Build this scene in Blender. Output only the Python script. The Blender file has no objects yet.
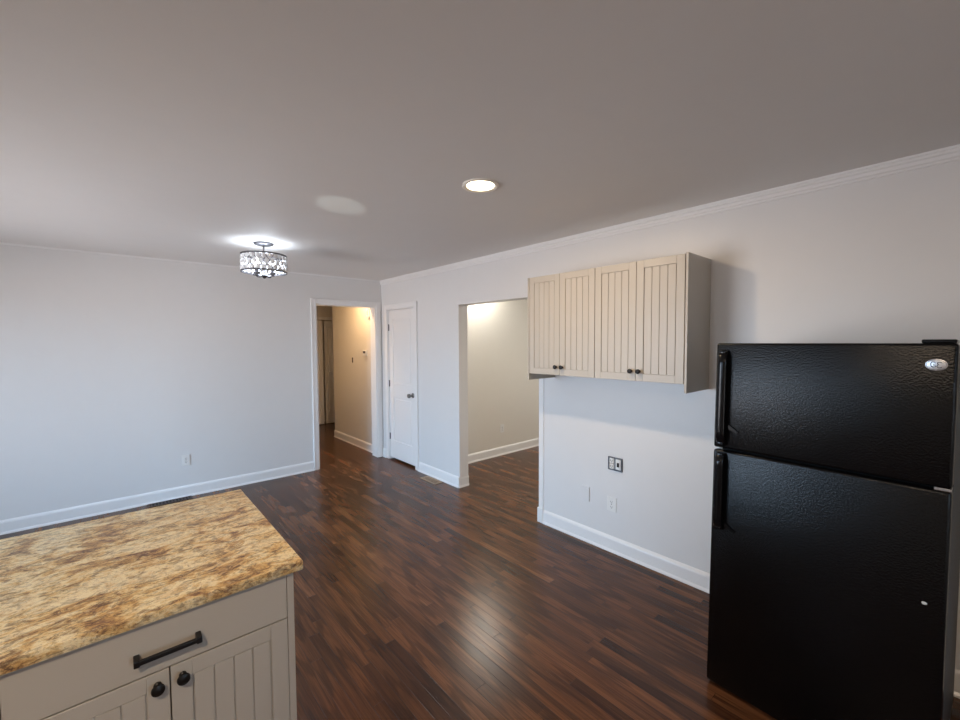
import bpy, bmesh, math, random
from mathutils import Vector, Matrix

SC = bpy.context.scene
COL = SC.collection
random.seed(7)
PI = math.pi

# ------------------------------------------------------------------ camera
cam_data = bpy.data.cameras.new('camera')
cam = bpy.data.objects.new('camera', cam_data)
COL.objects.link(cam)
yaw, pitch, roll = map(math.radians, (41.29, -2.53, -0.288))
fw = Vector((math.sin(yaw)*math.cos(pitch), math.cos(yaw)*math.cos(pitch), math.sin(pitch)))
rt = Vector((math.cos(yaw), -math.sin(yaw), 0))
up = rt.cross(fw)
r2 = rt*math.cos(roll) + up*math.sin(roll)
u2 = -rt*math.sin(roll) + up*math.cos(roll)
mx = Matrix((r2, u2, -fw)).transposed().to_4x4()
mx.translation = (0, 0, 1.6)
cam.matrix_world = mx
cam_data.sensor_fit = 'HORIZONTAL'
cam_data.sensor_width = 36
cam_data.lens = 416.8/960*36
cam_data.clip_start = 0.02
SC.camera = cam

# ------------------------------------------------------------------ daylight and exposure
SC.view_settings.view_transform = 'Standard'
SC.view_settings.look = 'None'
SC.view_settings.exposure = 0.0
SC.view_settings.gamma = 1
SC.view_settings.use_curve_mapping = False
world = bpy.data.worlds.new('daylight')
SC.world = world
world.use_nodes = True
wt = world.node_tree
bg = wt.nodes['Background']
wtc = wt.nodes.new('ShaderNodeTexCoord'); wsep = wt.nodes.new('ShaderNodeSeparateXYZ'); wrp = wt.nodes.new('ShaderNodeValToRGB'); wma = wt.nodes.new('ShaderNodeMapRange')
wt.links.new(wtc.outputs['Generated'], wsep.inputs[0])
wt.links.new(wsep.outputs[2], wma.inputs[0]); wma.inputs[1].default_value = -1; wma.inputs[2].default_value = 1
wt.links.new(wma.outputs[0], wrp.inputs[0])
er = wrp.color_ramp.elements
er[0].position = 0.48; er[0].color = (0.57, 0.55, 0.565, 1)      # lawn and paving
er[1].position = 0.53; er[1].color = (0.52, 0.77, 1.04, 1)       # hazy sky at the horizon
e_ = er.new(1.0); e_.color = (0.34, 0.60, 1.0, 1)
wt.links.new(wrp.outputs[0], bg.inputs[0])
bg.inputs[1].default_value = 20.0
SC.cycles.max_bounces = 10
SC.cycles.diffuse_bounces = 6
SC.cycles.caustics_reflective = False
SC.cycles.caustics_refractive = False
SC.cycles.sample_clamp_indirect = 6

def lamp(name, kind, loc, energy, color, size=0.1, rot=(0, 0, 0), sy=None, portal=False, spread=None):
    d = bpy.data.lights.new(name, kind)
    d.energy = energy
    d.color = color
    if kind == 'AREA':
        d.shape = 'RECTANGLE' if sy else 'DISK'
        d.size = size
        if sy: d.size_y = sy
        if spread: d.spread = spread
        d.cycles.is_portal = portal
    elif kind in ('POINT', 'SPOT'):
        d.shadow_soft_size = size
    o = bpy.data.objects.new(name, d)
    o.location = loc
    o.rotation_euler = rot
    COL.objects.link(o)
    return o

# wall positions
XR, YB, CE = 2.80, 5.25, 2.442        # cabinet wall, wall with the hall doorway, ceiling
XL, YN = -2.6, -1.9                  # window wall, wall behind the viewer
# windows and glazed door: (plane, centre along, centre z, width, height)
WIN_K = (1.00, 1.70, 1.45, 2.05)     # window wall, kitchen: y0, y1, z0, z1
WIN_D = (2.45, 4.65, 0.15, 2.10)     # window wall, dining side
DOOR_G = (0.45, 1.35, 0.03, 2.05)    # glazed door behind: x0, x1, z0, z1
lamp('portal_kitchen', 'AREA', (XL-0.10, sum(WIN_K[:2])/2, sum(WIN_K[2:])/2), 1, (1, 1, 1), WIN_K[3]-WIN_K[2], (0, -PI/2, 0), WIN_K[1]-WIN_K[0], True)
lamp('portal_dining', 'AREA', (XL-0.10, sum(WIN_D[:2])/2, sum(WIN_D[2:])/2), 1, (1, 1, 1), WIN_D[3]-WIN_D[2], (0, -PI/2, 0), WIN_D[1]-WIN_D[0], True)
lamp('portal_door', 'AREA', (sum(DOOR_G[:2])/2, YN-0.10, sum(DOOR_G[2:])/2), 1, (1, 1, 1), DOOR_G[1]-DOOR_G[0], (PI/2, 0, 0), DOOR_G[3]-DOOR_G[2], True)

# ------------------------------------------------------------------ materials
def sr(r, g, b):
    f = lambda c: (c/255/12.92) if c/255 <= 0.04045 else ((c/255+0.055)/1.055)**2.4
    return (f(r), f(g), f(b), 1)

class NT:
    def __init__(s, name):
        s.m = bpy.data.materials.new(name)
        s.m.use_nodes = True
        s.t = s.m.node_tree
        s.b = s.t.nodes['Principled BSDF']
        s.out = s.t.nodes['Material Output']
    def n(s, typ, **kw):
        nd = s.t.nodes.new(typ)
        for k, v in kw.items():
            setattr(nd, k, v)
        return nd
    def l(s, a, b): s.t.links.new(a, b)
    def math(s, op, a, b=None, c=None):
        nd = s.n('ShaderNodeMath', operation=op)
        for i, v in enumerate((a, b, c)):
            if v is None: continue
            if isinstance(v, (int, float)): nd.inputs[i].default_value = v
            else: s.l(v, nd.inputs[i])
        return nd.outputs[0]
    def coords(s, scale=(1, 1, 1), rot=(0, 0, 0)):
        tc = s.n('ShaderNodeTexCoord'); mp = s.n('ShaderNodeMapping')
        s.l(tc.outputs['Object'], mp.inputs[0])
        mp.inputs['Scale'].default_value = scale
        mp.inputs['Rotation'].default_value = rot
        return mp.outputs[0]
    def noise(s, vec, scale, detail=4, rough=0.55, dist=0.0):
        nd = s.n('ShaderNodeTexNoise')
        if vec is not None: s.l(vec, nd.inputs['Vector'])
        nd.inputs['Scale'].default_value = scale
        nd.inputs['Detail'].default_value = detail
        nd.inputs['Roughness'].default_value = rough
        nd.inputs['Distortion'].default_value = dist
        return nd.outputs['Fac']
    def ramp(s, fac, stops, interp='LINEAR'):
        nd = s.n('ShaderNodeValToRGB')
        cr = nd.color_ramp; cr.interpolation = interp
        while len(cr.elements) < len(stops): cr.elements.new(0.5)
        for e, (p, c) in zip(cr.elements, stops):
            e.position = p; e.color = c
        s.l(fac, nd.inputs[0])
        return nd.outputs[0]
    def mix(s, fac, a, b, blend='MIX'):
        nd = s.n('ShaderNodeMix', data_type='RGBA', blend_type=blend)
        for i, v in ((0, fac), (6, a), (7, b)):
            if isinstance(v, (int, float, tuple)): nd.inputs[i].default_value = v
            else: s.l(v, nd.inputs[i])
        return nd.outputs[2]
    def bump(s, h, strength, dist):
        nd = s.n('ShaderNodeBump')
        nd.inputs['Strength'].default_value = strength
        nd.inputs['Distance'].default_value = dist
        s.l(h, nd.inputs['Height'])
        s.l(nd.outputs[0], s.b.inputs['Normal'])

def mat(name, col, rough=0.5, metal=0.0, emit=None, estr=0, nscale=None, nstr=0.1, ndist=0.001, var=0.0, spec=0.5):
    t = NT(name)
    t.b.inputs['Base Color'].default_value = col
    t.b.inputs['Roughness'].default_value = rough
    t.b.inputs['Metallic'].default_value = metal
    t.b.inputs['Specular IOR Level'].default_value = spec
    if emit:
        t.b.inputs['Emission Color'].default_value = emit
        t.b.inputs['Emission Strength'].default_value = estr
    if nscale:
        v = t.coords()
        f = t.noise(v, nscale, 3)
        t.bump(f, nstr, ndist)
        if var:
            g = t.noise(v, nscale*0.05, 3)
            d = tuple(c*(1-var) for c in col[:3]) + (1,)
            t.l(t.mix(g, d, col), t.b.inputs['Base Color'])
    return t.m

M = {}
M['wall'] = mat('wall_paint', sr(226, 226, 226), 0.38, nscale=160, nstr=0.12, ndist=0.0015, var=0.03)
M['ceiling'] = mat('ceiling_paint', sr(226, 224, 222), 0.6, nscale=140, nstr=0.15, ndist=0.0015, var=0.03)
M['hallwall'] = mat('hall_paint', sr(226, 222, 214), 0.5, nscale=160, nstr=0.12, ndist=0.0015, var=0.03)
M['trim'] = mat('trim_paint', sr(236, 236, 236), 0.28, nscale=90, nstr=0.05, ndist=0.0005)
M['cabinet'] = mat('cabinet_paint', sr(187, 181, 171), 0.38, nscale=120, nstr=0.03, ndist=0.0005)
M['cabinet_gap'] = mat('cabinet_inside', sr(120, 108, 96), 0.6, nscale=60, nstr=0.05)
M['black_metal'] = mat('black_metal', sr(22, 20, 20), 0.4, 0.3, nscale=200, nstr=0.05)
M['chrome'] = mat('brushed_chrome', sr(190, 190, 192), 0.25, 1.0, nscale=200, nstr=0.03)
M['nickel'] = mat('nickel', sr(150, 148, 145), 0.3, 1.0, nscale=200, nstr=0.03)
M['dark_nickel'] = mat('dark_nickel', sr(105, 104, 108), 0.35, 1.0, nscale=200, nstr=0.03)
M['plastic'] = mat('white_plastic', sr(232, 232, 230), 0.35, nscale=200, nstr=0.02)
M['slot'] = mat('dark_slot', sr(30, 28, 27), 0.7, nscale=100, nstr=0.05)
M['gasket'] = mat('gasket', sr(14, 14, 15), 0.6, nscale=100, nstr=0.05)
M['tan_metal'] = mat('tan_metal', sr(182, 158, 132), 0.45, 0.2, nscale=120, nstr=0.05)
M['brown_metal'] = mat('brown_metal', sr(62, 46, 38), 0.45, 0.3, nscale=120, nstr=0.05)
M['badge'] = mat('badge_silver', sr(205, 205, 208), 0.25, 0.9, nscale=200, nstr=0.02)
M['badge_dark'] = mat('badge_script', sr(70, 70, 78), 0.35, 0.6, nscale=200, nstr=0.02)
M['white_chip'] = mat('white_chip', sr(225, 225, 220), 0.5, nscale=200, nstr=0.05)
M['lens'] = mat('lamp_lens', sr(255, 245, 225), 0.4, emit=(1, 0.80, 0.50, 1), estr=9.0, nscale=100, nstr=0.02)
M['can_trim'] = mat('lamp_trim', sr(245, 240, 230), 0.4, nscale=100, nstr=0.03)
M['bowl'] = mat('lit_bowl', sr(255, 250, 240), 0.4, emit=(1, 0.95, 0.84, 1), estr=65.0, nscale=100, nstr=0.01)
M['bulb'] = mat('cool_bulb', (1, 1, 1, 1), 0.4, emit=(0.92, 0.96, 1, 1), estr=14.0, nscale=100, nstr=0.01)

def fridge_mat(name, col, rough, sc=210, st=0.55):
    t = NT(name)
    t.b.inputs['Base Color'].default_value = col
    t.b.inputs['Roughness'].default_value = rough
    t.b.inputs['Specular IOR Level'].default_value = 0.25
    v = t.coords()
    f = t.noise(v, sc, 2, 0.5)
    t.bump(f, st, 0.003)
    return t.m
M['fridge'] = fridge_mat('fridge_textured_black', sr(10, 10, 11), 0.24, 150, 0.45)
M['fridge_smooth'] = fridge_mat('fridge_smooth_black', sr(14, 14, 16), 0.16, 40, 0.02)
M['fridge_side'] = fridge_mat('fridge_side_grey', sr(66, 70, 74), 0.45, 180, 0.35)

def crystal_mat():
    t = NT('crystal')
    t.b.inputs['Base Color'].default_value = (0.95, 0.97, 1, 1)
    t.b.inputs['Roughness'].default_value = 0.08
    t.b.inputs['Transmission Weight'].default_value = 0.12
    t.b.inputs['IOR'].default_value = 1.5
    v = t.coords()
    t.bump(t.noise(v, 60, 1), 0.2, 0.002)
    return t.m
M['crystal'] = crystal_mat()

def glass_mat():
    t = NT('window_glass')
    tr = t.n('ShaderNodeBsdfTransparent'); gl = t.n('ShaderNodeBsdfGlossy'); mx_ = t.n('ShaderNodeMixShader')
    gl.inputs['Roughness'].default_value = 0.02
    fr = t.n('ShaderNodeFresnel'); fr.inputs[0].default_value = 1.45
    t.l(fr.outputs[0], mx_.inputs[0]); t.l(tr.outputs[0], mx_.inputs[1]); t.l(gl.outputs[0], mx_.inputs[2])
    t.l(mx_.outputs[0], t.out.inputs[0])
    return t.m
M['glass'] = glass_mat()

def floor_mat():
    t = NT('dark_oak_strips')
    tc = t.n('ShaderNodeTexCoord'); sep = t.n('ShaderNodeSeparateXYZ')
    t.l(tc.outputs['Object'], sep.inputs[0])
    x, y = sep.outputs[0], sep.outputs[1]
    Wd, Ln = 0.0572, 0.95
    rx = t.math('DIVIDE', x, Wd)
    row = t.math('FLOOR', rx)
    fx = t.math('FRACT', rx)
    wn = t.n('ShaderNodeTexWhiteNoise', noise_dimensions='1D'); t.l(row, wn.inputs['W'])
    ry = t.math('ADD', t.math('DIVIDE', y, Ln), t.math('MULTIPLY', wn.outputs['Value'], 7.3))
    # each strip has its own length: warp the cells a little
    ry = t.math('ADD', ry, t.math('MULTIPLY', t.math('SINE', t.math('MULTIPLY', ry, 2.1)), 0.22))
    cell = t.math('FLOOR', ry)
    fy = t.math('FRACT', ry)
    cmb = t.n('ShaderNodeCombineXYZ'); t.l(row, cmb.inputs[0]); t.l(cell, cmb.inputs[1])
    w2 = t.n('ShaderNodeTexWhiteNoise', noise_dimensions='3D'); t.l(cmb.outputs[0], w2.inputs['Vector'])
    tone = w2.outputs['Value']
    # grain, shifted per board so that it does not run on from one to the next
    off = t.n('ShaderNodeVectorMath', operation='MULTIPLY_ADD')
    t.l(w2.outputs['Color'], off.inputs[0]); off.inputs[1].default_value = (9, 9, 9)
    t.l(tc.outputs['Object'], off.inputs[2])
    mp = t.n('ShaderNodeMapping'); t.l(off.outputs[0], mp.inputs[0]); mp.inputs['Scale'].default_value = (42, 1.5, 1)
    g1 = t.noise(mp.outputs[0], 1.0, 5, 0.6, 1.6)
    mp2 = t.n('ShaderNodeMapping'); t.l(off.outputs[0], mp2.inputs[0]); mp2.inputs['Scale'].default_value = (170, 3.2, 1)
    g2 = t.noise(mp2.outputs[0], 1.0, 3, 0.6, 0.3)
    # cathedral figure
    wv = t.n('ShaderNodeTexWave', wave_type='RINGS', rings_direction='X')
    mp3 = t.n('ShaderNodeMapping'); t.l(off.outputs[0], mp3.inputs[0]); mp3.inputs['Scale'].default_value = (15, 0.55, 1)
    t.l(mp3.outputs[0], wv.inputs['Vector']); wv.inputs['Scale'].default_value = 1.6; wv.inputs['Distortion'].default_value = 5; wv.inputs['Detail'].default_value = 3
    base = t.ramp(tone, [(0.0, sr(68, 42, 27)), (0.15, sr(92, 59, 37)), (0.8, sr(114, 74, 47)), (1.0, sr(138, 92, 60))])
    c1 = t.mix(t.ramp(g1, [(0.35, (1, 1, 1, 1)), (0.62, (0, 0, 0, 1))]), base, sr(36, 20, 14), 'MIX')
    c1 = t.mix(0.45, base, c1)
    c2 = t.mix(t.math('MULTIPLY', t.ramp(wv.outputs['Fac'], [(0.60, (0, 0, 0, 1)), (0.85, (1, 1, 1, 1))]), 0.40), c1, sr(30, 15, 9))
    c3 = t.mix(t.math('MULTIPLY', t.ramp(g2, [(0.45, (0, 0, 0, 1)), (0.68, (1, 1, 1, 1))]), 0.45), c2, sr(30, 17, 12))
    ex = t.math('MINIMUM', fx, t.math('SUBTRACT', 1.0, fx))
    ey = t.math('MULTIPLY', t.math('MINIMUM', fy, t.math('SUBTRACT', 1.0, fy)), Ln/Wd)
    e = t.math('MINIMUM', ex, ey)
    gap = t.math('SMOOTH_MIN', 1.0, t.math('DIVIDE', e, 0.022), 0.05)
    c4 = t.mix(gap, sr(24, 14, 10), c3)
    t.l(c4, t.b.inputs['Base Color'])
    t.l(t.math('ADD', 0.23, t.math('MULTIPLY', g2, 0.06)), t.b.inputs['Roughness'])
    t.b.inputs['Specular IOR Level'].default_value = 0.32
    t.bump(t.math('ADD', t.math('MULTIPLY', gap, 0.6), t.math('MULTIPLY', g2, -0.35)), 0.25, 0.0015)
    return t.m
M['floor'] = floor_mat()

def granite_mat():
    t = NT('gold_granite')
    v = t.coords((1.1, 1.9, 1.9), (0, 0, math.radians(-6)))
    n1 = t.noise(v, 6.5, 10, 0.76, 0.7)
    n2 = t.noise(v, 24, 9, 0.76, 0.8)
    iso = t.coords()
    n3 = t.noise(iso, 110, 5, 0.72)
    n4 = t.noise(iso, 42, 6, 0.7, 0.4)
    base = t.ramp(n1, [(0.35, sr(128, 94, 76)), (0.44, sr(206, 166, 108)), (0.49, sr(230, 204, 150)), (0.57, sr(244, 230, 192)), (0.68, sr(216, 178, 118))])
    gold = t.ramp(n4, [(0.50, (0, 0, 0, 1)), (0.66, (1, 1, 1, 1))])
    c = t.mix(t.math('MULTIPLY', gold, 0.42), base, sr(206, 160, 92))
    cream = t.ramp(n4, [(0.34, (1, 1, 1, 1)), (0.46, (0, 0, 0, 1))])
    c = t.mix(t.math('MULTIPLY', cream, 0.5), c, sr(236, 220, 184))
    dark = t.ramp(n2, [(0.42, (1, 1, 1, 1)), (0.515, (0, 0, 0, 1))])
    area = t.ramp(n1, [(0.40, (1, 1, 1, 1)), (0.60, (0.35, 0.35, 0.35, 1))])
    c = t.mix(t.math('MULTIPLY', t.math('MULTIPLY', dark, area), 0.95), c, sr(92, 68, 60))
    sp = t.ramp(n3, [(0.36, (1, 1, 1, 1)), (0.45, (0, 0, 0, 1))])
    c = t.mix(t.math('MULTIPLY', sp, 0.55), c, sr(112, 78, 58))
    t.l(c, t.b.inputs['Base Color'])
    t.b.inputs['Roughness'].default_value = 0.42
    t.b.inputs['Specular IOR Level'].default_value = 0.3
    return t.m
M['granite'] = granite_mat()

# ------------------------------------------------------------------ mesh helpers
def add_box(bm, x0, x1, y0, y1, z0, z1, bev=0.0, seg=2):
    x0, x1 = sorted((x0, x1)); y0, y1 = sorted((y0, y1)); z0, z1 = sorted((z0, z1))
    r = bmesh.ops.create_cube(bm, size=1)
    for v in r['verts']:
        v.co = Vector(((x0+x1)/2 + v.co.x*(x1-x0), (y0+y1)/2 + v.co.y*(y1-y0), (z0+z1)/2 + v.co.z*(z1-z0)))
    if bev:
        es = list({e for v in r['verts'] for e in v.link_edges})
        bmesh.ops.bevel(bm, geom=es, offset=bev, segments=seg, affect='EDGES', profile=0.5)

def add_lathe(bm, prof, loc, axis='Z', n=32, mtx=None):
    """prof: list of (radius, height) turned about the axis through loc."""
    L = Vector(loc)
    def pt(r, h, a):
        c, s = r*math.cos(a), r*math.sin(a)
        p = {'Z': Vector((c, s, h)), 'X': Vector((h, c, s)), 'Y': Vector((s, h, c))}[axis]
        return L + p
    rings = []
    for r, h in prof:
        if r < 1e-6: rings.append([bm.verts.new(pt(0, h, 0))])
        else: rings.append([bm.verts.new(pt(r, h, 2*PI*i/n)) for i in range(n)])
    for a, b in zip(rings, rings[1:]):
        if len(a) == 1 and len(b) == 1: continue
        for i in range(n):
            j = (i+1) % n
            if len(a) == 1: bm.faces.new((a[0], b[i], b[j]))
            elif len(b) == 1: bm.faces.new((a[i], a[j], b[0]))
            else: bm.faces.new((a[i], a[j], b[j], b[i]))

def add_tube(bm, pts, r, n=10):
    pts = [Vector(p) for p in pts]
    rings = []
    ref = None
    for i, p in enumerate(pts):
        d = (pts[min(i+1, len(pts)-1)] - pts[max(i-1, 0)]).normalized()
        if ref is None:
            ref = Vector((0, 0, 1)) if abs(d.z) < 0.9 else Vector((1, 0, 0))
        a = d.cross(ref).normalized(); b = d.cross(a)
        rr = r[i] if isinstance(r, (list, tuple)) else r
        rings.append([bm.verts.new(p + a*rr*math.cos(2*PI*k/n) + b*rr*math.sin(2*PI*k/n)) for k in range(n)])
    for p, q in zip(rings, rings[1:]):
        for i in range(n):
            j = (i+1) % n
            bm.faces.new((p[i], p[j], q[j], q[i]))
    bm.faces.new(rings[0]); bm.faces.new(list(reversed(rings[-1])))

def add_prism(bm, prof, p0, p1, udir, vdir):
    """extrude a 2-D outline (u,v) from p0 to p1."""
    p0, p1, ud, vd = Vector(p0), Vector(p1), Vector(udir), Vector(vdir)
    A = [bm.verts.new(p0 + ud*u + vd*v) for u, v in prof]
    B = [bm.verts.new(p1 + ud*u + vd*v) for u, v in prof]
    n = len(prof)
    for i in range(n):
        j = (i+1) % n
        bm.faces.new((A[i], A[j], B[j], B[i]))
    bm.faces.new(A); bm.faces.new(list(reversed(B)))

def obj(name, bm, m, parent=None, smooth=False, origin=None):
    bmesh.ops.recalc_face_normals(bm, faces=bm.faces[:])
    if origin is not None:
        bmesh.ops.translate(bm, verts=bm.verts[:], vec=-Vector(origin))
    me = bpy.data.meshes.new(name)
    bm.to_mesh(me); bm.free()
    me.materials.append(m)
    if smooth:
        for p in me.polygons: p.use_smooth = True
        me.set_sharp_from_angle(angle=math.radians(38))
    o = bpy.data.objects.new(name, me)
    COL.objects.link(o)
    if origin is not None: o.location = origin
    if parent: o.parent = parent
    return o

def struct(name, bm, m, parent=None, smooth=False):
    o = obj(name, bm, m, parent, smooth)
    if not parent: o['kind'] = 'structure'
    return o

def tag(o, label, cat, group=None):
    o['label'] = label; o['category'] = cat
    if group: o['group'] = group
    return o

def thing(name, label, cat, loc, rz=0, group=None):
    o = bpy.data.objects.new(name, None)
    o.empty_display_size = 0.05
    COL.objects.link(o)
    o.location = loc; o.rotation_euler = (0, 0, rz)
    return tag(o, label, cat, group)

def B(): return bmesh.new()
def boxes(lst, bev=0.0):
    bm = B()
    for b in lst: add_box(bm, *b, bev)
    return bm

# ------------------------------------------------------------------ room shell
struct('floor', boxes([(XL-0.2, 6.2, YN-0.2, 8.4, -0.1, 0)]), M['floor'])
struct('ceiling', boxes([(XL-0.2, 6.2, YN-0.2, 8.4, CE, CE+0.1)]), M['ceiling'])
WT = 0.125
JL, JR, HD = 3.545, 2.395, 2.005      # opening in the cabinet wall
D0, D1, DH = 4.410, 5.080, 2.035     # closet door in the cabinet wall
struct('wall_right', boxes([
    (XR, XR+WT, YN, JR, 0, CE), (XR, XR+WT, JR, JL, HD, CE), (XR, XR+WT, JL, D0, 0, CE),
    (XR, XR+WT, D0, D1, DH, CE), (XR, XR+WT, D1, YB+0.14, 0, CE)]), M['wall'])
H0, H1, HH = 1.895, 2.715, 2.084       # hall doorway in the far wall
struct('wall_back', boxes([
    (XL, H0, YB, YB+0.14, 0, CE), (H0, H1, YB, YB+0.14, HH, CE), (H1, XR, YB, YB+0.14, 0, CE)]), M['wall'])
def holed_x(x0, x1, ya, yb, holes):
    L = []; y = ya
    for (a, b, c, d) in holes:
        L += [(x0, x1, y, a, 0, CE), (x0, x1, a, b, 0, c), (x0, x1, a, b, d, CE)]; y = b
    L.append((x0, x1, y, yb, 0, CE))
    return L
struct('wall_left', boxes(holed_x(XL-0.14, XL, YN, YB, [WIN_K, WIN_D])), M['wall'])
struct('wall_front', boxes([(XL, DOOR_G[0], YN-0.14, YN, 0, CE), (DOOR_G[0], DOOR_G[1], YN-0.14, YN, 0, DOOR_G[2]), (DOOR_G[0], DOOR_G[1], YN-0.14, YN, DOOR_G[3], CE), (DOOR_G[1], XR+WT, YN-0.14, YN, 0, CE)]), M['wall'])
# side room seen through the opening
struct('wall_side_room_back', boxes([(XR+WT, 6.1, 4.18, 4.30, 0, CE)]), M['hallwall'])
struct('wall_side_room_right', boxes([(6.0, 6.1, 0.9, 4.18, 0, CE)]), M['hallwall'])
struct('wall_side_room_front', boxes([(XR+WT, 6.1, 0.8, 0.9, 0, CE)]), M['hallwall'])
# closet behind the narrow door
struct('wall_closet', boxes([(3.62, 3.70, 4.30, 5.46, 0, CE), (XR+WT, 3.62, 5.38, 5.46, 0, CE)]), M['hallwall'])
# hallway
HX = 2.775
struct('wall_hall_right', boxes([(HX, HX+0.12, YB+0.14, 6.9, 0, CE), (HX+0.12, 3.75, 6.78, 6.9, 0, CE)]), M['hallwall'])
struct('wall_hall_left', boxes([(1.58, 1.70, YB+0.14, 8.05, 0, CE)]), M['hallwall'])
BD0, BD1, BDH = 2.60, 3.27, 2.03
struct('wall_hall_end', boxes([(1.58, BD0, 8.05, 8.17, 0, CE), (BD0, BD1, 8.05, 8.17, BDH, CE), (BD1, 3.87, 8.05, 8.17, 0, CE), (3.75, 3.87, 6.78, 8.05, 0, CE), (BD0-0.1, BD1+0.1, 8.36, 8.40, 0, CE), (BD0-0.1, BD0-0.02, 8.17, 8.36, 0, CE), (BD1+0.02, BD1+0.1, 8.17, 8.36, 0, CE)]), M['hallwall'])

# baseboards: (depth, height) profile with a rounded cap and a shoe
def base_prof(h=0.118, d=0.014):
    return [(0, 0), (0.022, 0), (0.021, 0.010), (0.016, 0.018), (d, 0.021), (d, h-0.024), (d*0.8, h-0.012), (d*0.35, h-0.003), (0, h)]
def baseboard(name, runs):
    bm = B()
    for p0, p1, nrm in runs:
        add_prism(bm, base_prof(), p0, p1, nrm, (0, 0, 1))
    return struct(name, bm, M['trim'])
baseboard('baseboard_back', [((XL, YB, 0), (H0-0.062, YB, 0), (0, -1, 0))])
baseboard('baseboard_right', [((XR, YN, 0), (XR, JR-0.052, 0), (-1, 0, 0)), ((XR, JL, 0), (XR, D0-0.075, 0), (-1, 0, 0)),
                              ((XR, D1+0.064, 0), (XR, YB, 0), (-1, 0, 0)), ((XR-0.014, JL, 0), (XR+WT, JL, 0), (0, -1, 0))])
baseboard('baseboard_left', [((XL, YN, 0), (XL, YB, 0), (1, 0, 0))])
baseboard('baseboard_front', [((XL, YN, 0), (DOOR_G[0]-0.07, YN, 0), (0, 1, 0)), ((DOOR_G[1]+0.07, YN, 0), (XR, YN, 0), (0, 1, 0))])
baseboard('baseboard_side_room', [((XR+WT, 4.18, 0), (6.0, 4.18, 0), (0, -1, 0)), ((XR+WT, JL, 0), (XR+WT, 4.18, 0), (1, 0, 0))])
baseboard('baseboard_hall', [((HX, YB+0.14, 0), (HX, 6.9, 0), (-1, 0, 0)), ((1.70, YB+0.14, 0), (1.70, 8.05, 0), (1, 0, 0))])

# crown moulding along the cabinet wall
bm = B()
crown = [(0, 0), (0.026, 0), (0.026, -0.010), (0.021, -0.013), (0.020, -0.024), (0.014, -0.030), (0.013, -0.044), (0.007, -0.050), (0.006, -0.058), (0, -0.062)]
add_prism(bm, crown, (XR, YN, CE), (XR, YB, CE), (-1, 0, 0), (0, 0, 1))
struct('trim_1', bm, M['trim'])
# small cove along the far wall
bm = B()
add_prism(bm, [(0, 0), (0.012, 0), (0.008, -0.01), (0, -0.016)], (XL, YB, CE), (XR, YB, CE), (0, -1, 0), (0, 0, 1))
struct('trim_2', bm, M['trim'])

# casing of the hall doorway (far wall), with jamb lining
def casing_y(y, x0, x1, zt, w, d, wr=None):
    wr = wr or w
    bm = B()
    add_box(bm, x0-w, x0, y-d, y, 0, zt+w, 0.004)
    add_box(bm, x1, x1+wr, y-d, y, 0, zt+w, 0.004)
    add_box(bm, x0, x1, y-d, y, zt, zt+w, 0.004)
    add_box(bm, x0-w, x0-w+0.014, y-d-0.006, y-d, 0, zt+w, 0.003)
    add_box(bm, x0-w+0.014, x1+wr, y-d-0.006, y-d, zt+w-0.014, zt+w, 0.003)
    return bm
bm = casing_y(YB, H0, H1, HH, 0.06, 0.016, 0.062)
add_box(bm, H0, H0+0.014, YB-0.004, YB+0.144, 0, HH, 0.002)
add_box(bm, H1-0.014, H1, YB-0.004, YB+0.144, 0, HH, 0.002)
add_box(bm, H0+0.014, H1-0.014, YB-0.004, YB+0.144, HH-0.014, HH, 0.002)
struct('trim_3', bm, M['trim'])
# casing of the closet door (cabinet wall)
bm = B()
for y0, y1 in ((D0-0.072, D0), (D1, D1+0.062)):
    add_box(bm, XR-0.016, XR, y0, y1, 0, DH+0.062, 0.004)
add_box(bm, XR-0.016, XR, D0, D1, DH, DH+0.062, 0.004)
add_box(bm, XR-0.022, XR-0.016, D0-0.072, D0-0.058, 0, DH+0.062, 0.003)
add_box(bm, XR-0.022, XR-0.016, D0-0.058, D1+0.064, DH+0.048, DH+0.062, 0.003)
for y0, y1 in ((D0, D0+0.008), (D1-0.008, D1)):
    add_box(bm, XR-0.002, XR+WT, y0, y1, 0, DH)
add_box(bm, XR-0.002, XR+WT, D0+0.008, D1-0.008, DH-0.008, DH)
struct('trim_4', bm, M['trim'])
# edge strip of the opening, with its plinth block
bm = B()
add_box(bm, XR-0.010, XR, JR-0.050, JR, 0.13, HD, 0.002)
add_box(bm, XR-0.022, XR, JR-0.052, JR+0.010, 0, 0.13, 0.004)
add_box(bm, XR, XR+WT, JR, JR+0.010, 0, HD-0.01, 0.002)
add_box(bm, XR, XR+WT, JL-0.010, JL, 0, HD-0.01, 0.002)
add_box(bm, XR, XR+WT, JR, JL, HD-0.010, HD, 0.002)
struct('trim_5', bm, M['trim'])

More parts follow.
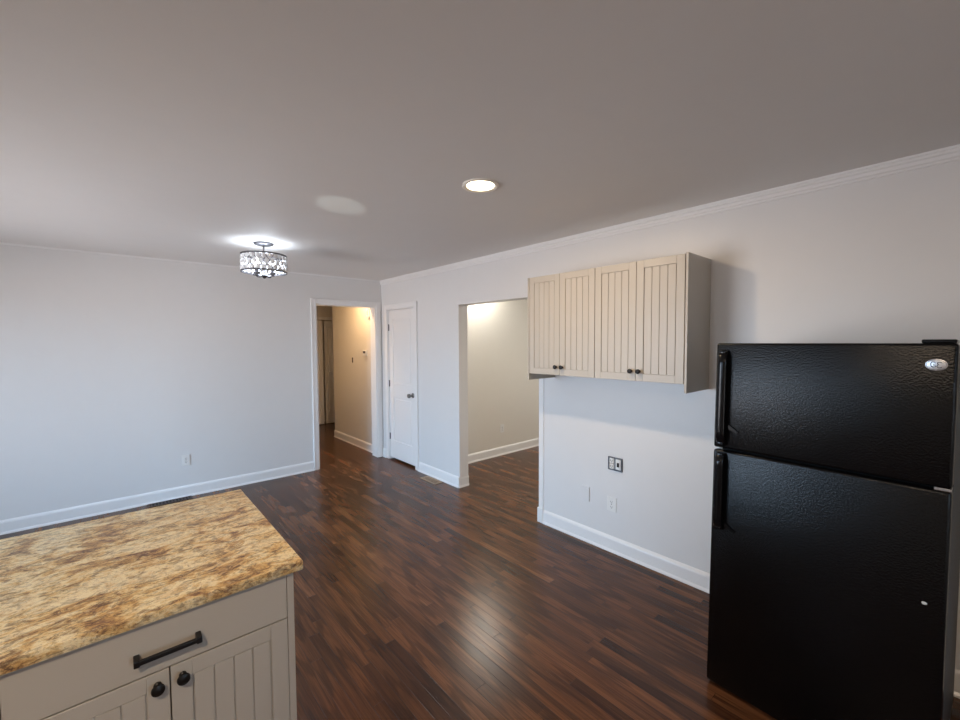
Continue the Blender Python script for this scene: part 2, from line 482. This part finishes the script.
# ------------------------------------------------------------------ doors and windows
def panel_grid(bm, face_axis, face, back, u0, u1, z0, z1, panels, sign):
    """slab with stiles and rails, and raised fields in recessed panels; panels = [(ua,ub,za,zb)]"""
    def bx(ua, ub, za, zb, f, bev=0.0):
        if face_axis == 'X': add_box(bm, f, back, ua, ub, za, zb, bev)
        else: add_box(bm, ua, ub, f, back, za, zb, bev)
    bx(u0, u1, z0, z1, face + sign*0.010)
    us = sorted({u0, u1} | {p[0] for p in panels} | {p[1] for p in panels})
    pa, pb = panels[0][0], panels[0][1]
    bx(u0, pa, z0, z1, face, 0.003); bx(pb, u1, z0, z1, face, 0.003)
    zs = [z0] + [z for p in panels for z in (p[2], p[3])] + [z1]
    for i in range(0, len(zs), 2):
        bx(pa, pb, zs[i], zs[i+1], face, 0.003)
    for ua, ub, za, zb in panels:
        bx(ua+0.022, ub-0.022, za+0.022, zb-0.022, face + sign*0.003, 0.006)

bm = B()
panel_grid(bm, 'X', XR+0.012, XR+0.047, D0+0.010, D1-0.010, 0.030, DH-0.011,
           [(D0+0.11, D1-0.11, 0.27, 0.86), (D0+0.11, D1-0.11, 1.05, DH-0.13)], 1)
door = struct('door_1', bm, M['trim'])
for z in (0.318, 1.04, 1.795):
    bm = B()
    add_lathe(bm, [(0, -0.044), (0.005, -0.044), (0.005, 0.044), (0, 0.044)], (XR+0.006, D1-0.009, z), 'Z', 12)
    add_box(bm, XR+0.0085, XR+0.0125, D1-0.020, D1-0.009, z-0.042, z+0.042)
    obj('hinge', bm, M['dark_nickel'], door, True)
bm = B()
ky, kz = D0+0.072, 0.925
add_lathe(bm, [(0, XR+0.013), (0.032, XR+0.013), (0.032, XR+0.007), (0.026, XR+0.003), (0.012, XR), (0.011, XR-0.022), (0.018, XR-0.030), (0.027, XR-0.040), (0.0285, XR-0.052), (0.024, XR-0.062), (0.012, XR-0.067), (0, XR-0.068)], (0, ky, kz), 'X', 24)
obj('door_knob', bm, M['nickel'], door, True)

# pair of closet leaves at the end of the hall, one a little ajar
bm = B()
panel_grid(bm, 'Y', 8.075, 8.105, BD0+0.012, 3.045, 0.012, BDH-0.012, [(BD0+0.08, 2.975, 0.25, 0.85), (BD0+0.08, 2.975, 1.0, BDH-0.14)], 1)
struct('door_2', bm, M['trim'])
bm = B()
panel_grid(bm, 'Y', 8.075, 8.105, 3.072, BD1-0.004, 0.012, BDH-0.012, [(3.115, BD1-0.05, 0.25, 0.85), (3.115, BD1-0.05, 1.0, BDH-0.14)], 1)
struct('door_3', bm, M['trim'])
struct('trim_6', casing_y(8.05, BD0, BD1, BDH, 0.06, 0.016), M['trim'])

def window_x(name, w):
    y0, y1, z0, z1 = w
    bm = B()
    x0, x1 = XL-0.12, XL-0.05
    for a in ((y0, y0+0.05), (y1-0.05, y1)): add_box(bm, x0, x1, a[0], a[1], z0, z1, 0.003)
    for a in ((z0, z0+0.05), (z1-0.05, z1), ((z0+z1)/2-0.02, (z0+z1)/2+0.02)): add_box(bm, x0, x1, y0+0.05, y1-0.05, a[0], a[1], 0.003)
    if y1-y0 > 1.2: add_box(bm, x0, x1, (y0+y1)/2-0.04, (y0+y1)/2+0.04, z0+0.05, z1-0.05, 0.003)
    add_box(bm, XL, XL+0.016, y0-0.07, y0, z0-0.07, z1+0.07, 0.003); add_box(bm, XL, XL+0.016, y1, y1+0.07, z0-0.07, z1+0.07, 0.003)
    add_box(bm, XL, XL+0.016, y0, y1, z1, z1+0.07, 0.003); add_box(bm, XL, XL+0.04, y0-0.07, y1+0.07, z0-0.03, z0, 0.003)
    w_ = struct(name, bm, M['trim'])
    bm = B(); add_box(bm, XL-0.088, XL-0.084, y0+0.05, y1-0.05, z0+0.05, z1-0.05)
    obj('pane', bm, M['glass'], w_)
window_x('window_1', WIN_K)
window_x('window_2', WIN_D)
x0, x1, z0, z1 = DOOR_G
DA, DB = 0.86, 1.14
bm = B()
for a in ((x0, x0+0.18), (x1-0.18, x1), (DA, DB)): add_box(bm, a[0], a[1], YN-0.12, YN-0.06, z0, z1, 0.003)
for a in ((z0, z0+0.70), (z1-0.10, z1)):
    add_box(bm, x0+0.18, DA, YN-0.12, YN-0.06, a[0], a[1], 0.003); add_box(bm, DB, x1-0.18, YN-0.12, YN-0.06, a[0], a[1], 0.003)
for a in (x0-0.07, x1): add_box(bm, a, a+0.07, YN, YN+0.016, 0, z1+0.07, 0.003)
add_box(bm, x0, x1, YN, YN+0.016, z1, z1+0.07, 0.003)
gd = struct('door_4', bm, M['trim'])
bm = B()
add_box(bm, x0+0.18, x1-0.18, YN-0.092, YN-0.088, z0+0.70, z1-0.10)
obj('pane', bm, M['glass'], gd)

# ------------------------------------------------------------------ cabinet doors, knobs
def bead_door(w, h, th=0.018, stile=0.048, rail=0.046, nb=4):
    """front at y=0 facing -y, x from 0 to w, z from 0 to h"""
    bm = B()
    add_box(bm, 0.001, w-0.001, 0.007, th, 0.001, h-0.001)
    add_box(bm, 0, stile, 0, 0.010, 0, h, 0.0012, 1)
    add_box(bm, w-stile, w, 0, 0.010, 0, h, 0.0012, 1)
    add_box(bm, stile, w-stile, 0, 0.010, 0, rail, 0.0012, 1)
    add_box(bm, stile, w-stile, 0, 0.010, h-rail, h, 0.0012, 1)
    a, b = stile+0.0025, w-stile-0.0025
    s = (b-a)/nb
    for i in range(nb):
        add_box(bm, a+i*s+0.0013, a+(i+1)*s-0.0013, 0.002, 0.009, rail+0.002, h-rail-0.002, 0.0012, 1)
    return bm

def knob_bm():
    """axis -y from y=0"""
    bm = B()
    add_lathe(bm, [(0, 0), (0.009, 0), (0.009, -0.003), (0.0055, -0.006), (0.0055, -0.013), (0.013, -0.017), (0.0155, -0.021), (0.0145, -0.026), (0.009, -0.029), (0, -0.030)], (0, 0, 0), 'Y', 20)
    return bm

def place(o, parent, loc, rz=0):
    o.parent = parent; o.location = loc; o.rotation_euler = (0, 0, rz)
    return o

# upper cabinets: local frame has fronts facing -y, width along x; turned to face -X
CZ0, CZ1, CD = 1.345, 2.098, 0.33
def upper_cabinet(y_right, label, panel_side):
    """y_right: the smaller Y of the unit (its right end seen from the room); local +x runs towards smaller Y."""
    Wc = 0.596
    t = thing('wall_cabinet', label, 'cabinet', (XR-CD, y_right+Wc, CZ0), -PI/2, 'beadboard wall cabinets')
    bm = B()
    add_box(bm, 0.001, 0.019, 0.020, CD-0.001, 0, CZ1-CZ0)
    add_box(bm, Wc-0.019, Wc-0.001, 0.020, CD-0.001, 0, CZ1-CZ0)
    add_box(bm, 0.019, Wc-0.019, 0.020, CD-0.001, 0, 0.018); add_box(bm, 0.019, Wc-0.019, 0.020, CD-0.001, CZ1-CZ0-0.018, CZ1-CZ0)
    add_box(bm, 0.019, Wc-0.019, CD-0.012, CD-0.001, 0.018, CZ1-CZ0-0.018)
    obj('body', bm, M['cabinet'], t)
    dw = Wc/2 - 0.003
    for i in (0, 1):
        d = obj('door', bead_door(dw, CZ1-CZ0-0.004), M['cabinet'], t)
        d.location = (0.0015 + i*(dw+0.003), 0, 0.002)
        k = obj('knob', knob_bm(), M['black_metal'], d, True)
        k['label'] = 'black round knob'
        k.location = (dw-0.026 if i == 0 else 0.026, 0.0, 0.061)
    bm = B()
    if panel_side == 'right': add_box(bm, Wc+0.0045, Wc+0.0185, -0.004, CD-0.001, -0.050, CZ1-CZ0+0.004, 0.0015); add_box(bm, Wc-0.001, Wc+0.0045, 0.16, 0.30, 0.01, CZ1-CZ0-0.01)
    else: add_box(bm, -0.014, -0.001, -0.004, CD-0.001, -0.050, CZ1-CZ0, 0.0015)
    obj('end_panel', bm, M['cabinet'], t)
    return t
upper_cabinet(1.029, 'cream beadboard wall cabinet nearest the refrigerator, its plain end panel hanging below the doors', 'right')
upper_cabinet(1.029+0.597, 'cream beadboard wall cabinet at the edge of the wide doorway opening', 'left')

# ------------------------------------------------------------------ island: base cabinets and granite top
IF = 1.373      # front of doors
def base_cabinet(x_left, label, end):
    Wc = 0.604
    t = thing('base_cabinet', label, 'cabinet', (x_left, IF, 0), 0, 'island base cabinets')
    bm = B()
    add_box(bm, 0.001, 0.019, 0.020, 0.60, 0.10, 0.874); add_box(bm, Wc-0.019, Wc-0.001, 0.020, 0.60, 0.10, 0.874)
    add_box(bm, 0.019, Wc-0.019, 0.020, 0.60, 0.10, 0.118); add_box(bm, 0.019, Wc-0.019, 0.588, 0.60, 0.118, 0.874)
    add_box(bm, 0.019, Wc-0.019, 0.020, 0.588, 0.856, 0.874)
    obj('body', bm, M['cabinet'], t)
    bm = B(); add_box(bm, 0.001, Wc-0.001, 0.075, 0.59, 0, 0.10)
    obj('toe_kick', bm, M['cabinet'], t)
    bm = B(); add_box(bm, 0, Wc-0.003, 0, 0.018, 0, 0.138, 0.0015)
    dr = obj('drawer', bm, M['cabinet'], t); dr.location = (0.0015, 0, 0.729)
    bm = B()
    hx0, hx1, hz = 0.226, 0.372, 0.058
    add_box(bm, hx0, hx1, -0.034, -0.023, hz-0.0055, hz+0.0055, 0.0015)
    for a in (hx0, hx1-0.013):
        add_box(bm, a, a+0.013, -0.0345, 0.0, hz-0.0085, hz+0.0085, 0.002)
    h = obj('handle', bm, M['black_metal'], dr); h['label'] = 'black bar handle'
    dw = Wc/2 - 0.003
    for i in (0, 1):
        d = obj('door', bead_door(dw, 0.622), M['cabinet'], t)
        d.location = (0.0015 + i*(dw+0.003), 0, 0.103)
        k = obj('knob', knob_bm(), M['black_metal'], d, True); k['label'] = 'black round knob'
        k.location = (dw-0.026 if i == 0 else 0.026, 0, 0.588)
    if end:
        bm = B()
        a, b = (Wc, Wc+0.020) if end == 'right' else (-0.020, 0)
        add_box(bm, a, b, 0.0, 0.612, 0, 0.874, 0.001)
        obj('end_panel', bm, M['cabinet'], t)
    return t
base_cabinet(-0.2165, 'cream island base cabinet with black drawer handle and two knobbed beadboard doors', 'right')
base_cabinet(-0.2165-0.605, 'cream island base cabinet further left under the granite top', 'left')

bm = B()
add_box(bm, -0.875, 0.433, 1.353, 2.225, 0.8745, 0.9045, 0.004, 2)
top = obj('countertop', bm, M['granite'], None, True)
tag(top, 'gold and brown granite countertop slab lying on the island cabinets', 'countertop')

# ------------------------------------------------------------------ refrigerator
# local frame: front faces -y, width along +x (towards smaller world Y), depth +y (towards the wall)
FW, FH = 0.7335, 1.588
fr = thing('refrigerator', 'black top-freezer refrigerator with textured doors and oval silver badge', 'refrigerator', (2.0395, 0.7256, 0), -PI/2 - math.radians(3.0))
fr.rotation_euler[0] = math.radians(-1.63)      # stands tipped back a little on its raised front feet
bm = B(); add_box(bm, 0.006, FW-0.001, 0.085, 0.700, 0.055, FH-0.006, 0.006)
obj('body', bm, M['fridge_side'], fr)['label'] = 'dark grey textured side shell'
bm = B(); add_box(bm, 0.014, FW-0.014, 0.064, 0.085, 0.07, FH-0.02)
obj('gasket', bm, M['gasket'], fr)
GZ = 1.106
up_d = B(); add_box(up_d, 0, FW, 0, 0.066, GZ+0.004, FH, 0.010, 3)
ud = obj('freezer_door', up_d, M['fridge'], fr, True)
lo_d = B(); add_box(lo_d, 0, FW, 0, 0.066, 0.014, GZ-0.006, 0.010, 3)
ld = obj('fridge_door', lo_d, M['fridge'], fr, True)
bm = B()
add_box(bm, 0.012, FW-0.012, 0.070, 0.120, 0.014, 0.054, 0.006)
for i in range(8):
    add_box(bm, 0.05, FW-0.05, 0.066, 0.070, 0.018+i*0.004, 0.020+i*0.004)
obj('kick_grille', bm, M['fridge_smooth'], fr)
for a in (0.05, FW-0.05):
    for d_ in (0.12, 0.64):
        f0 = 0.0045 if d_ < 0.3 else 0.0190
        bm = B(); add_lathe(bm, [(0, f0), (0.022, f0), (0.024, f0+0.008), (0.014, f0+0.014), (0.010, 0.056), (0, 0.056)], (a, d_, 0), 'Z', 16)
        obj('foot', bm, M['gasket'], fr, True)
def fridge_handle(z_hi, z_lo, flare_at):
    """vertical grip along the left edge; one end flares in to a foot on the door"""
    bm = B()
    n = 26
    prof_n = 9
    rows = []
    for i in range(n+1):
        s = i/n
        z = z_hi + (z_lo-z_hi)*s
        e = min(s, 1-s)
        lift = 0.026*min(1, (e/0.10))**0.6 if e < 0.10 else 0.026
        w = 0.038
        fl = s if flare_at == 'low' else 1-s
        cx = 0.036
        pass
        row = []
        for k in range(prof_n):
            a = PI*k/(prof_n-1)
            row.append(Vector((cx - w/2*math.cos(a), -lift - 0.010*math.sin(a), z)))
        for k in range(prof_n):
            a = PI*(prof_n-1-k)/(prof_n-1)
            row.append(Vector((cx - w/2*0.9*math.cos(a), -max(lift-0.010, 0.0) - 0.004*math.sin(a)+0.001, z)))
        rows.append([bm.verts.new(p) for p in row])
    for p, q in zip(rows, rows[1:]):
        m_ = len(p)
        for k in range(m_):
            j = (k+1) % m_
            bm.faces.new((p[k], p[j], q[j], q[k]))
    bm.faces.new(rows[0]); bm.faces.new(list(reversed(rows[-1])))
    zf = z_lo if flare_at == 'low' else z_hi
    sgn = 1 if flare_at == 'low' else -1
    for z in (z_hi, z_lo):
        d = 0.018 if z == z_lo else -0.018
        add_box(bm, 0.022, 0.050, -0.024, 0.001, min(z, z+d), max(z, z+d), 0.004)
    return bm
obj('handle', fridge_handle(1.556, 1.124, 'low'), M['fridge_smooth'], ud, True)['label'] = 'glossy black handle'
obj('handle', fridge_handle(1.090, 0.740, 'low'), M['fridge_smooth'], ld, True)['label'] = 'glossy black handle'
for d_, zc in ((ud, 1.203), (ld, 0.757)):
    bm = B()
    # tapering foot plate where the handle meets the door
    vs = [(0.050, zc+0.026), (0.104, zc-0.010), (0.099, zc-0.018), (0.048, zc+0.004)]
    A = [bm.verts.new((u, -0.0005, v)) for u, v in vs]; C = [bm.verts.new((u*0.98+0.001, -0.006, v)) for u, v in vs]
    for i in range(4):
        j = (i+1) % 4
        bm.faces.new((A[i], A[j], C[j], C[i]))
    bm.faces.new(A); bm.faces.new(list(reversed(C)))
    obj('handle_foot', bm, M['fridge_smooth'], d_)
# badge: domed oval with a raised rim and an interlaced monogram of scrolls
bm = B()
bx_, bz_ = FW-0.047, 1.516
def oval(bm, a, b, y0, y1, dome=0.0, n=40):
    r0 = [bm.verts.new((bx_+a*math.cos(2*PI*i/n), y0, bz_+b*math.sin(2*PI*i/n))) for i in range(n)]
    r1 = [bm.verts.new((bx_+a*math.cos(2*PI*i/n), y1, bz_+b*math.sin(2*PI*i/n))) for i in range(n)]
    r2_ = [bm.verts.new((bx_+a*0.55*math.cos(2*PI*i/n), y1-dome, bz_+b*0.55*math.sin(2*PI*i/n))) for i in range(n)]
    for i in range(n):
        j = (i+1) % n
        bm.faces.new((r0[i], r0[j], r1[j], r1[i])); bm.faces.new((r1[i], r1[j], r2_[j], r2_[i]))
    bm.faces.new(r2_)
oval(bm, 0.0255, 0.0190, 0.0, -0.004, 0.0012)
bd = obj('badge', bm, M['badge'], ud, True); bd['label'] = 'oval silver badge'
bm = B()
def stroke(pts, r=0.0011):
    add_tube(bm, [(bx_+u, -0.0054, bz_+v) for u, v in pts], r, 6)
N = 40
stroke([(0.0232*math.cos(2*PI*i/N), 0.0167*math.sin(2*PI*i/N)) for i in range(N+1)], 0.0007)
# G-like scroll
stroke([(-0.0065+0.0068*math.cos(a), 0.001+0.0085*math.sin(a)) for a in [math.radians(50+i*12) for i in range(24)]] + [(-0.001, -0.001), (-0.004, -0.001), (-0.006, 0.001)], 0.0012)
# E-like scroll, two bowls
stroke([(0.0072+0.0050*math.cos(a), 0.0050+0.0042*math.sin(a)) for a in [math.radians(20+i*14) for i in range(17)]] +
       [(0.0072+0.0056*math.cos(a), -0.0044+0.0052*math.sin(a)) for a in [math.radians(110+i*14) for i in range(17)]], 0.0012)
obj('monogram', bm, M['badge_dark'], bd, True)
bm = B(); add_box(bm, FW-0.085, FW-0.004, 0.012, 0.105, FH+0.0005, FH+0.013, 0.004)
obj('hinge_cover', bm, M['fridge_smooth'], fr)
bm = B(); add_box(bm, FW-0.040, FW-0.001, 0.004, 0.06, GZ-0.0055, GZ+0.0035, 0.001)
obj('hinge', bm, M['chrome'], fr)['label'] = 'silver middle hinge'
bm = B()
add_lathe(bm, [(0, -0.0012), (0.005, -0.001), (0.0068, 0.0), (0, 0.0)], (FW-0.050, 0, 0.712), 'Y', 14)
for v in bm.verts: v.co.z = 0.712 + (v.co.z-0.712)*0.75
obj('paint_chip', bm, M['white_chip'], ld)['label'] = 'small white chip in the black finish'

# ------------------------------------------------------------------ ceiling lamps
CANX, CANY = 1.515, 1.715
def can_light(x, y, label, power):
    t = thing('recessed_light', label, 'ceiling light', (x, y, CE))
    bm = B()
    add_lathe(bm, [(0.100, 0.0), (0.100, -0.004), (0.096, -0.008), (0.088, -0.009), (0.078, -0.004), (0.074, -0.0025)], (0, 0, 0), 'Z', 48)
    obj('trim_ring', bm, M['can_trim'], t, True)
    bm = B(); add_lathe(bm, [(0.0755, -0.0028), (0.05, -0.0045), (0, -0.0055)], (0, 0, 0), 'Z', 48)
    obj('lens', bm, M['lens'], t, True)['label'] = 'glowing warm white lens'
    l = lamp('recessed_lamp', 'AREA', (x, y, CE-0.012), power, (1, 0.74, 0.48), 0.10, (0, 0, 0))
    return t
can_light(CANX, CANY, 'round glowing warm recessed ceiling light in the middle of the ceiling', 17)

PX, PY = 0.985, 3.90
def pendant():
    t = thing('chandelier', 'drum chandelier of sparkling crystals hanging from a short chrome rod', 'chandelier', (PX, PY, CE))
    bm = B(); add_lathe(bm, [(0, -0.022), (0.045, -0.020), (0.072, -0.012), (0.078, -0.004), (0.078, 0)], (0, 0, 0), 'Z', 36)
    obj('canopy', bm, M['dark_nickel'], t, True)
    bm = B(); add_lathe(bm, [(0.0065, -0.018), (0.0065, -0.275)], (0, 0, 0), 'Z', 14)
    obj('rod', bm, M['dark_nickel'], t, True)
    R, zt, zb = 0.172, -0.104, -0.242
    for z in (zt, zb):
        bm = B()
        add_lathe(bm, [(R-0.004, z-0.006), (R+0.006, z-0.006), (R+0.006, z+0.006), (R-0.004, z+0.006), (R-0.004, z-0.006)], (0, 0, 0), 'Z', 56)
        if z == zt:
            for k in range(3):
                a = 2*PI*k/3 + 0.4
                add_tube(bm, [(0.005*math.cos(a), 0.005*math.sin(a), z), ((R-0.001)*math.cos(a), (R-0.001)*math.sin(a), z)], 0.004, 8)
        obj('ring', bm, M['dark_nickel'], t, True)
    # diagonal lattice wires of the drum
    bm = B()
    nl = 14
    for k in range(nl):
        for s in (1, -1):
            pts = []
            for i in range(7):
                f = i/6; a = 2*PI*(k/nl) + s*f*2*PI/nl
                pts.append((R*math.cos(a), R*math.sin(a), zt + (zb-zt)*f))
            add_tube(bm, pts, 0.0022, 5)
    obj('lattice', bm, M['dark_nickel'], t, True)
    # crystals set in the lattice
    bm = B()
    for row in range(3):
        z = zt + (zb-zt)*(row+0.5)/3
        n = 24
        for k in range(n):
            a = 2*PI*(k + 0.5*(row % 2))/n
            c = Vector((R*math.cos(a), R*math.sin(a), z))
            r = bmesh.ops.create_icosphere(bm, subdivisions=1, radius=0.0215)
            out = Vector((math.cos(a), math.sin(a), 0)); tan = Vector((-math.sin(a), math.cos(a), 0))
            for v in r['verts']:
                p = v.co.copy()
                v.co = c + out*p.x*0.45 + tan*p.y + Vector((0, 0, p.z*1.15))
    cr = obj('crystals', bm, M['crystal'], t)
    cr['kind'] = 'stuff'
    # lamp arms and candle cups below the drum
    bm = B(); add_lathe(bm, [(0, -0.298), (0.010, -0.294), (0.016, -0.284), (0.030, -0.278), (0.034, -0.270), (0.012, -0.262), (0.0065, -0.250)], (0, 0, 0), 'Z', 20)
    obj('finial', bm, M['dark_nickel'], t, True)
    for k in range(4):
        a = 2*PI*k/4 + 0.6
        c, s = math.cos(a), math.sin(a)
        bm = B()
        add_tube(bm, [(0.012*c, 0.012*s, -0.272), (0.05*c, 0.05*s, -0.280), (0.075*c, 0.075*s, -0.276), (0.08*c, 0.08*s, -0.262)], 0.005, 8)
        add_lathe(bm, [(0, -0.270), (0.026, -0.266), (0.027, -0.252), (0.013, -0.247), (0.013, -0.195), (0, -0.195)], (0.08*c, 0.08*s, 0), 'Z', 14)
        ar = obj('arm', bm, M['dark_nickel'], t, True)
        bm = B(); add_lathe(bm, [(0.009, -0.1945), (0.015, -0.182), (0.017, -0.170), (0.012, -0.150), (0.004, -0.136), (0, -0.133)], (0.08*c, 0.08*s, 0), 'Z', 14)
        obj('bulb', bm, M['bulb'], ar, True)['label'] = 'lit cool white bulb'
    lamp('chandelier_lamp', 'POINT', (PX, PY, CE-0.20), 8, (0.78, 0.88, 1.0), 0.09)
    return t
pendant()

# lamps of the hall and the side room, one of them an added fill
def plain_lamp(name, x, y, power, color, size=0.18):
    return lamp(name, 'AREA', (x, y, CE-0.02), power, color, size)
# unseen spot added above the island to make the ceiling's bright patch
src, dst = Vector((0.25, 1.75, 0.96)), Vector((1.075, 2.52, CE))
gl = lamp('ceiling_patch_spot', 'SPOT', src, 24, (0.90, 1.0, 0.94), 0.02)
gl.data.spot_size = math.radians(9.5); gl.data.spot_blend = 0.35
gl.rotation_euler = (dst-src).to_track_quat('-Z', 'Y').to_euler()
plain_lamp('hall_lamp', 2.42, 5.62, 15, (1, 0.63, 0.32))
def dome_light(x, y, label):
    t = thing('dome_light', label, 'ceiling light', (x, y, CE))
    bm = B(); add_lathe(bm, [(0, 0), (0.15, 0), (0.155, -0.012), (0.145, -0.026), (0.13, -0.026)], (0, 0, 0), 'Z', 40)
    obj('base', bm, M['nickel'], t, True)
    bm = B(); add_lathe(bm, [(0.135, -0.026), (0.132, -0.055), (0.110, -0.088), (0.070, -0.112), (0.030, -0.121), (0, -0.122)], (0, 0, 0), 'Z', 40)
    obj('glass_bowl', bm, M['bowl'], t, True)['label'] = 'glowing frosted glass bowl'
plain_lamp('side_room_fill', 4.7, 2.5, 26, (1, 0.97, 0.90))  # fill light added mid-room to raise the side room's general brightness
dome_light(3.60, 4.00, 'glowing glass bowl ceiling light of the side room, mirrored in the wood floor')
plain_lamp('kitchen_lamp', -0.58, -0.18, 32, (1, 0.79, 0.58), 0.07)

# ------------------------------------------------------------------ plates and fittings on the walls
# local frame: plate in the x-z plane, front towards -y
def duplex(bm, x, z):
    add_box(bm, x-0.017, x+0.017, -0.0075, -0.004, z-0.014, z+0.014, 0.003)
def duplex_slots(bm, x, z):
    add_box(bm, x-0.0075, x-0.0055, -0.0082, -0.0070, z-0.003, z+0.007)
    add_box(bm, x+0.0055, x+0.0075, -0.0082, -0.0070, z-0.003, z+0.006)
    add_lathe(bm, [(0, -0.0082), (0.0028, -0.0082), (0.0028, -0.007)], (x, 0, z-0.008), 'Y', 10)
def outlet(name, label, loc, rz, w=0.072, h=0.115, material='plastic'):
    t = thing(name, label, 'outlet', loc, rz)
    bm = B(); add_box(bm, -w/2, w/2, -0.006, -0.0003, -h/2, h/2, 0.003)
    obj('plate', bm, M[material], t)
    for z in (0.0195, -0.0195):
        bm = B(); duplex(bm, 0, z)
        s = obj('socket', bm, M[material], t)
        bm = B(); duplex_slots(bm, 0, z)
        obj('slots', bm, M['slot'], s)
    bm = B(); add_lathe(bm, [(0, -0.0075), (0.003, -0.007), (0.003, -0.0055)], (0, 0, 0), 'Y', 10)
    obj('screw', bm, M['chrome'], t, True)
    return t
outlet('wall_outlet', 'white duplex outlet low on the plain far wall above the island', (0.527, YB, 0.383), 0)
outlet('wall_outlet', 'white duplex outlet in the side room seen through the wide opening', (4.078, 4.18, 0.375), 0)
outlet('wall_outlet', 'white duplex outlet plate right below the uncovered grey box', (XR, 1.680, 0.363), -PI/2, 0.078, 0.112)
# blank plate painted over in the wall colour
t = thing('blank_plate', 'blank cover plate painted like the wall, left of the low outlet', 'wall plate', (XR, 1.912, 0.385), -PI/2)
bm = B(); add_box(bm, -0.036, 0.036, -0.008, -0.0003, -0.058, 0.058, 0.002)
obj('plate', bm, M['wall'], t)
for z in (0.021, -0.021):
    bm = B(); add_lathe(bm, [(0, -0.0095), (0.003, -0.009), (0.003, -0.0075)], (0, 0, z), 'Y', 10)
    obj('screw', bm, M['wall'], t, True)
# uncovered two-gang box: metal surround, a duplex socket and a black switch
t = thing('outlet_box', 'square metal-edged outlet box with dark openings on the wall below the cabinets', 'outlet', (XR, 1.652, 0.678), -PI/2)
bm = B()
w, h = 0.116, 0.100
for b in ((-w/2, w/2, h/2-0.007, h/2), (-w/2, w/2, -h/2, -h/2+0.007), (-w/2, -w/2+0.007, -h/2+0.007, h/2-0.007), (w/2-0.007, w/2, -h/2+0.007, h/2-0.007)):
    add_box(bm, b[0], b[1], -0.012, -0.0003, b[2], b[3], 0.001)
obj('frame', bm, M['dark_nickel'], t)
bm = B(); add_box(bm, -w/2+0.007, w/2-0.007, -0.004, -0.0003, -h/2+0.007, h/2-0.007)
obj('back_plate', bm, M['nickel'], t)
for z in (0.021, -0.021):
    bm = B(); add_box(bm, -0.046, -0.010, -0.012, -0.004, z-0.019, z+0.019, 0.003)
    s = obj('socket', bm, M['plastic'], t)
    bm = B()
    add_box(bm, -0.037, -0.033, -0.0126, -0.0115, z-0.004, z+0.008); add_box(bm, -0.024, -0.020, -0.0126, -0.0115, z-0.004, z+0.008)
    add_box(bm, -0.031, -0.026, -0.0126, -0.0115, z-0.012, z-0.007)
    obj('slots', bm, M['slot'], s)
bm = B(); add_box(bm, 0.006, 0.046, -0.011, -0.004, -0.038, 0.038, 0.003)
s = obj('switch_body', bm, M['plastic'], t)
bm = B(); add_box(bm, 0.017, 0.035, -0.0165, -0.010, -0.017, 0.015, 0.003)
obj('toggle', bm, M['slot'], s)['label'] = 'black toggle'

# hall fittings on the hall's right-hand wall
t = thing('thermostat', 'small white thermostat on the hall wall beside the doorway', 'thermostat', (HX, 5.70, 1.442), -PI/2)
bm = B(); add_box(bm, -0.060, 0.060, -0.024, -0.0003, -0.042, 0.042, 0.006)
obj('case', bm, M['plastic'], t)
bm = B(); add_box(bm, -0.040, 0.034, -0.0255, -0.0235, -0.006, 0.028, 0.001)
obj('screen', bm, M['dark_nickel'], t)
t = thing('light_switch', 'dark light switch on the hall wall further in than the thermostat', 'switch', (HX, 6.14, 1.325), -PI/2)
bm = B(); add_box(bm, -0.034, 0.034, -0.005, -0.0003, -0.056, 0.056, 0.002)
obj('plate', bm, M['hallwall'], t)
bm = B(); add_box(bm, -0.017, 0.017, -0.010, -0.004, -0.040, 0.040, 0.003)
obj('rocker', bm, M['brown_metal'], t)
t = thing('door_chime', 'small white chime box high on the hall wall near its doorway', 'chime', (HX, 5.56, 2.03), -PI/2)
bm = B(); add_box(bm, -0.035, 0.035, -0.035, -0.0003, -0.07, 0.07, 0.006)
obj('case', bm, M['plastic'], t)
bm = B()
for i in range(5): add_box(bm, -0.022, 0.022, -0.0362, -0.0345, -0.040+i*0.014, -0.035+i*0.014)
obj('grille', bm, M['dark_nickel'], t)

# floor registers
def register(label, x0, x1, y0, y1, material, along, n):
    t = thing('floor_register', label, 'floor vent', ((x0+x1)/2, (y0+y1)/2, 0))
    a, b = (x1-x0)/2, (y1-y0)/2
    bm = B()
    f = 0.016
    for q in ((-a, a, -b, -b+f), (-a, a, b-f, b), (-a, -a+f, -b+f, b-f), (a-f, a, -b+f, b-f)): add_box(bm, q[0], q[1], q[2], q[3], 0.0003, 0.006, 0.001)
    obj('frame', bm, M[material], t)
    bm = B(); add_box(bm, -a+f, a-f, -b+f, b-f, 0.0003, 0.0015)
    obj('duct', bm, M['slot'], t)
    bm = B()
    L, Wd = (b, a) if along == 'y' else (a, b)
    for i in range(n):
        c = -L+f + (2*(L-f))*(i+0.5)/n
        hw = (L-f)/n*0.42
        if along == 'y': add_box(bm, -a+f, a-f, c-hw, c+hw, 0.0015, 0.005)
        else: add_box(bm, c-hw, c+hw, -b+f, b-f, 0.0015, 0.005)
    obj('grille', bm, M[material], t)
register('tan metal floor register lying beside the closet door wall', 2.655, 2.762, 3.80, 4.10, 'tan_metal', 'y', 10)
register('dark brown floor register along the far wall behind the granite top', 0.20, 0.56, 5.125, 5.228, 'brown_metal', 'x', 12)
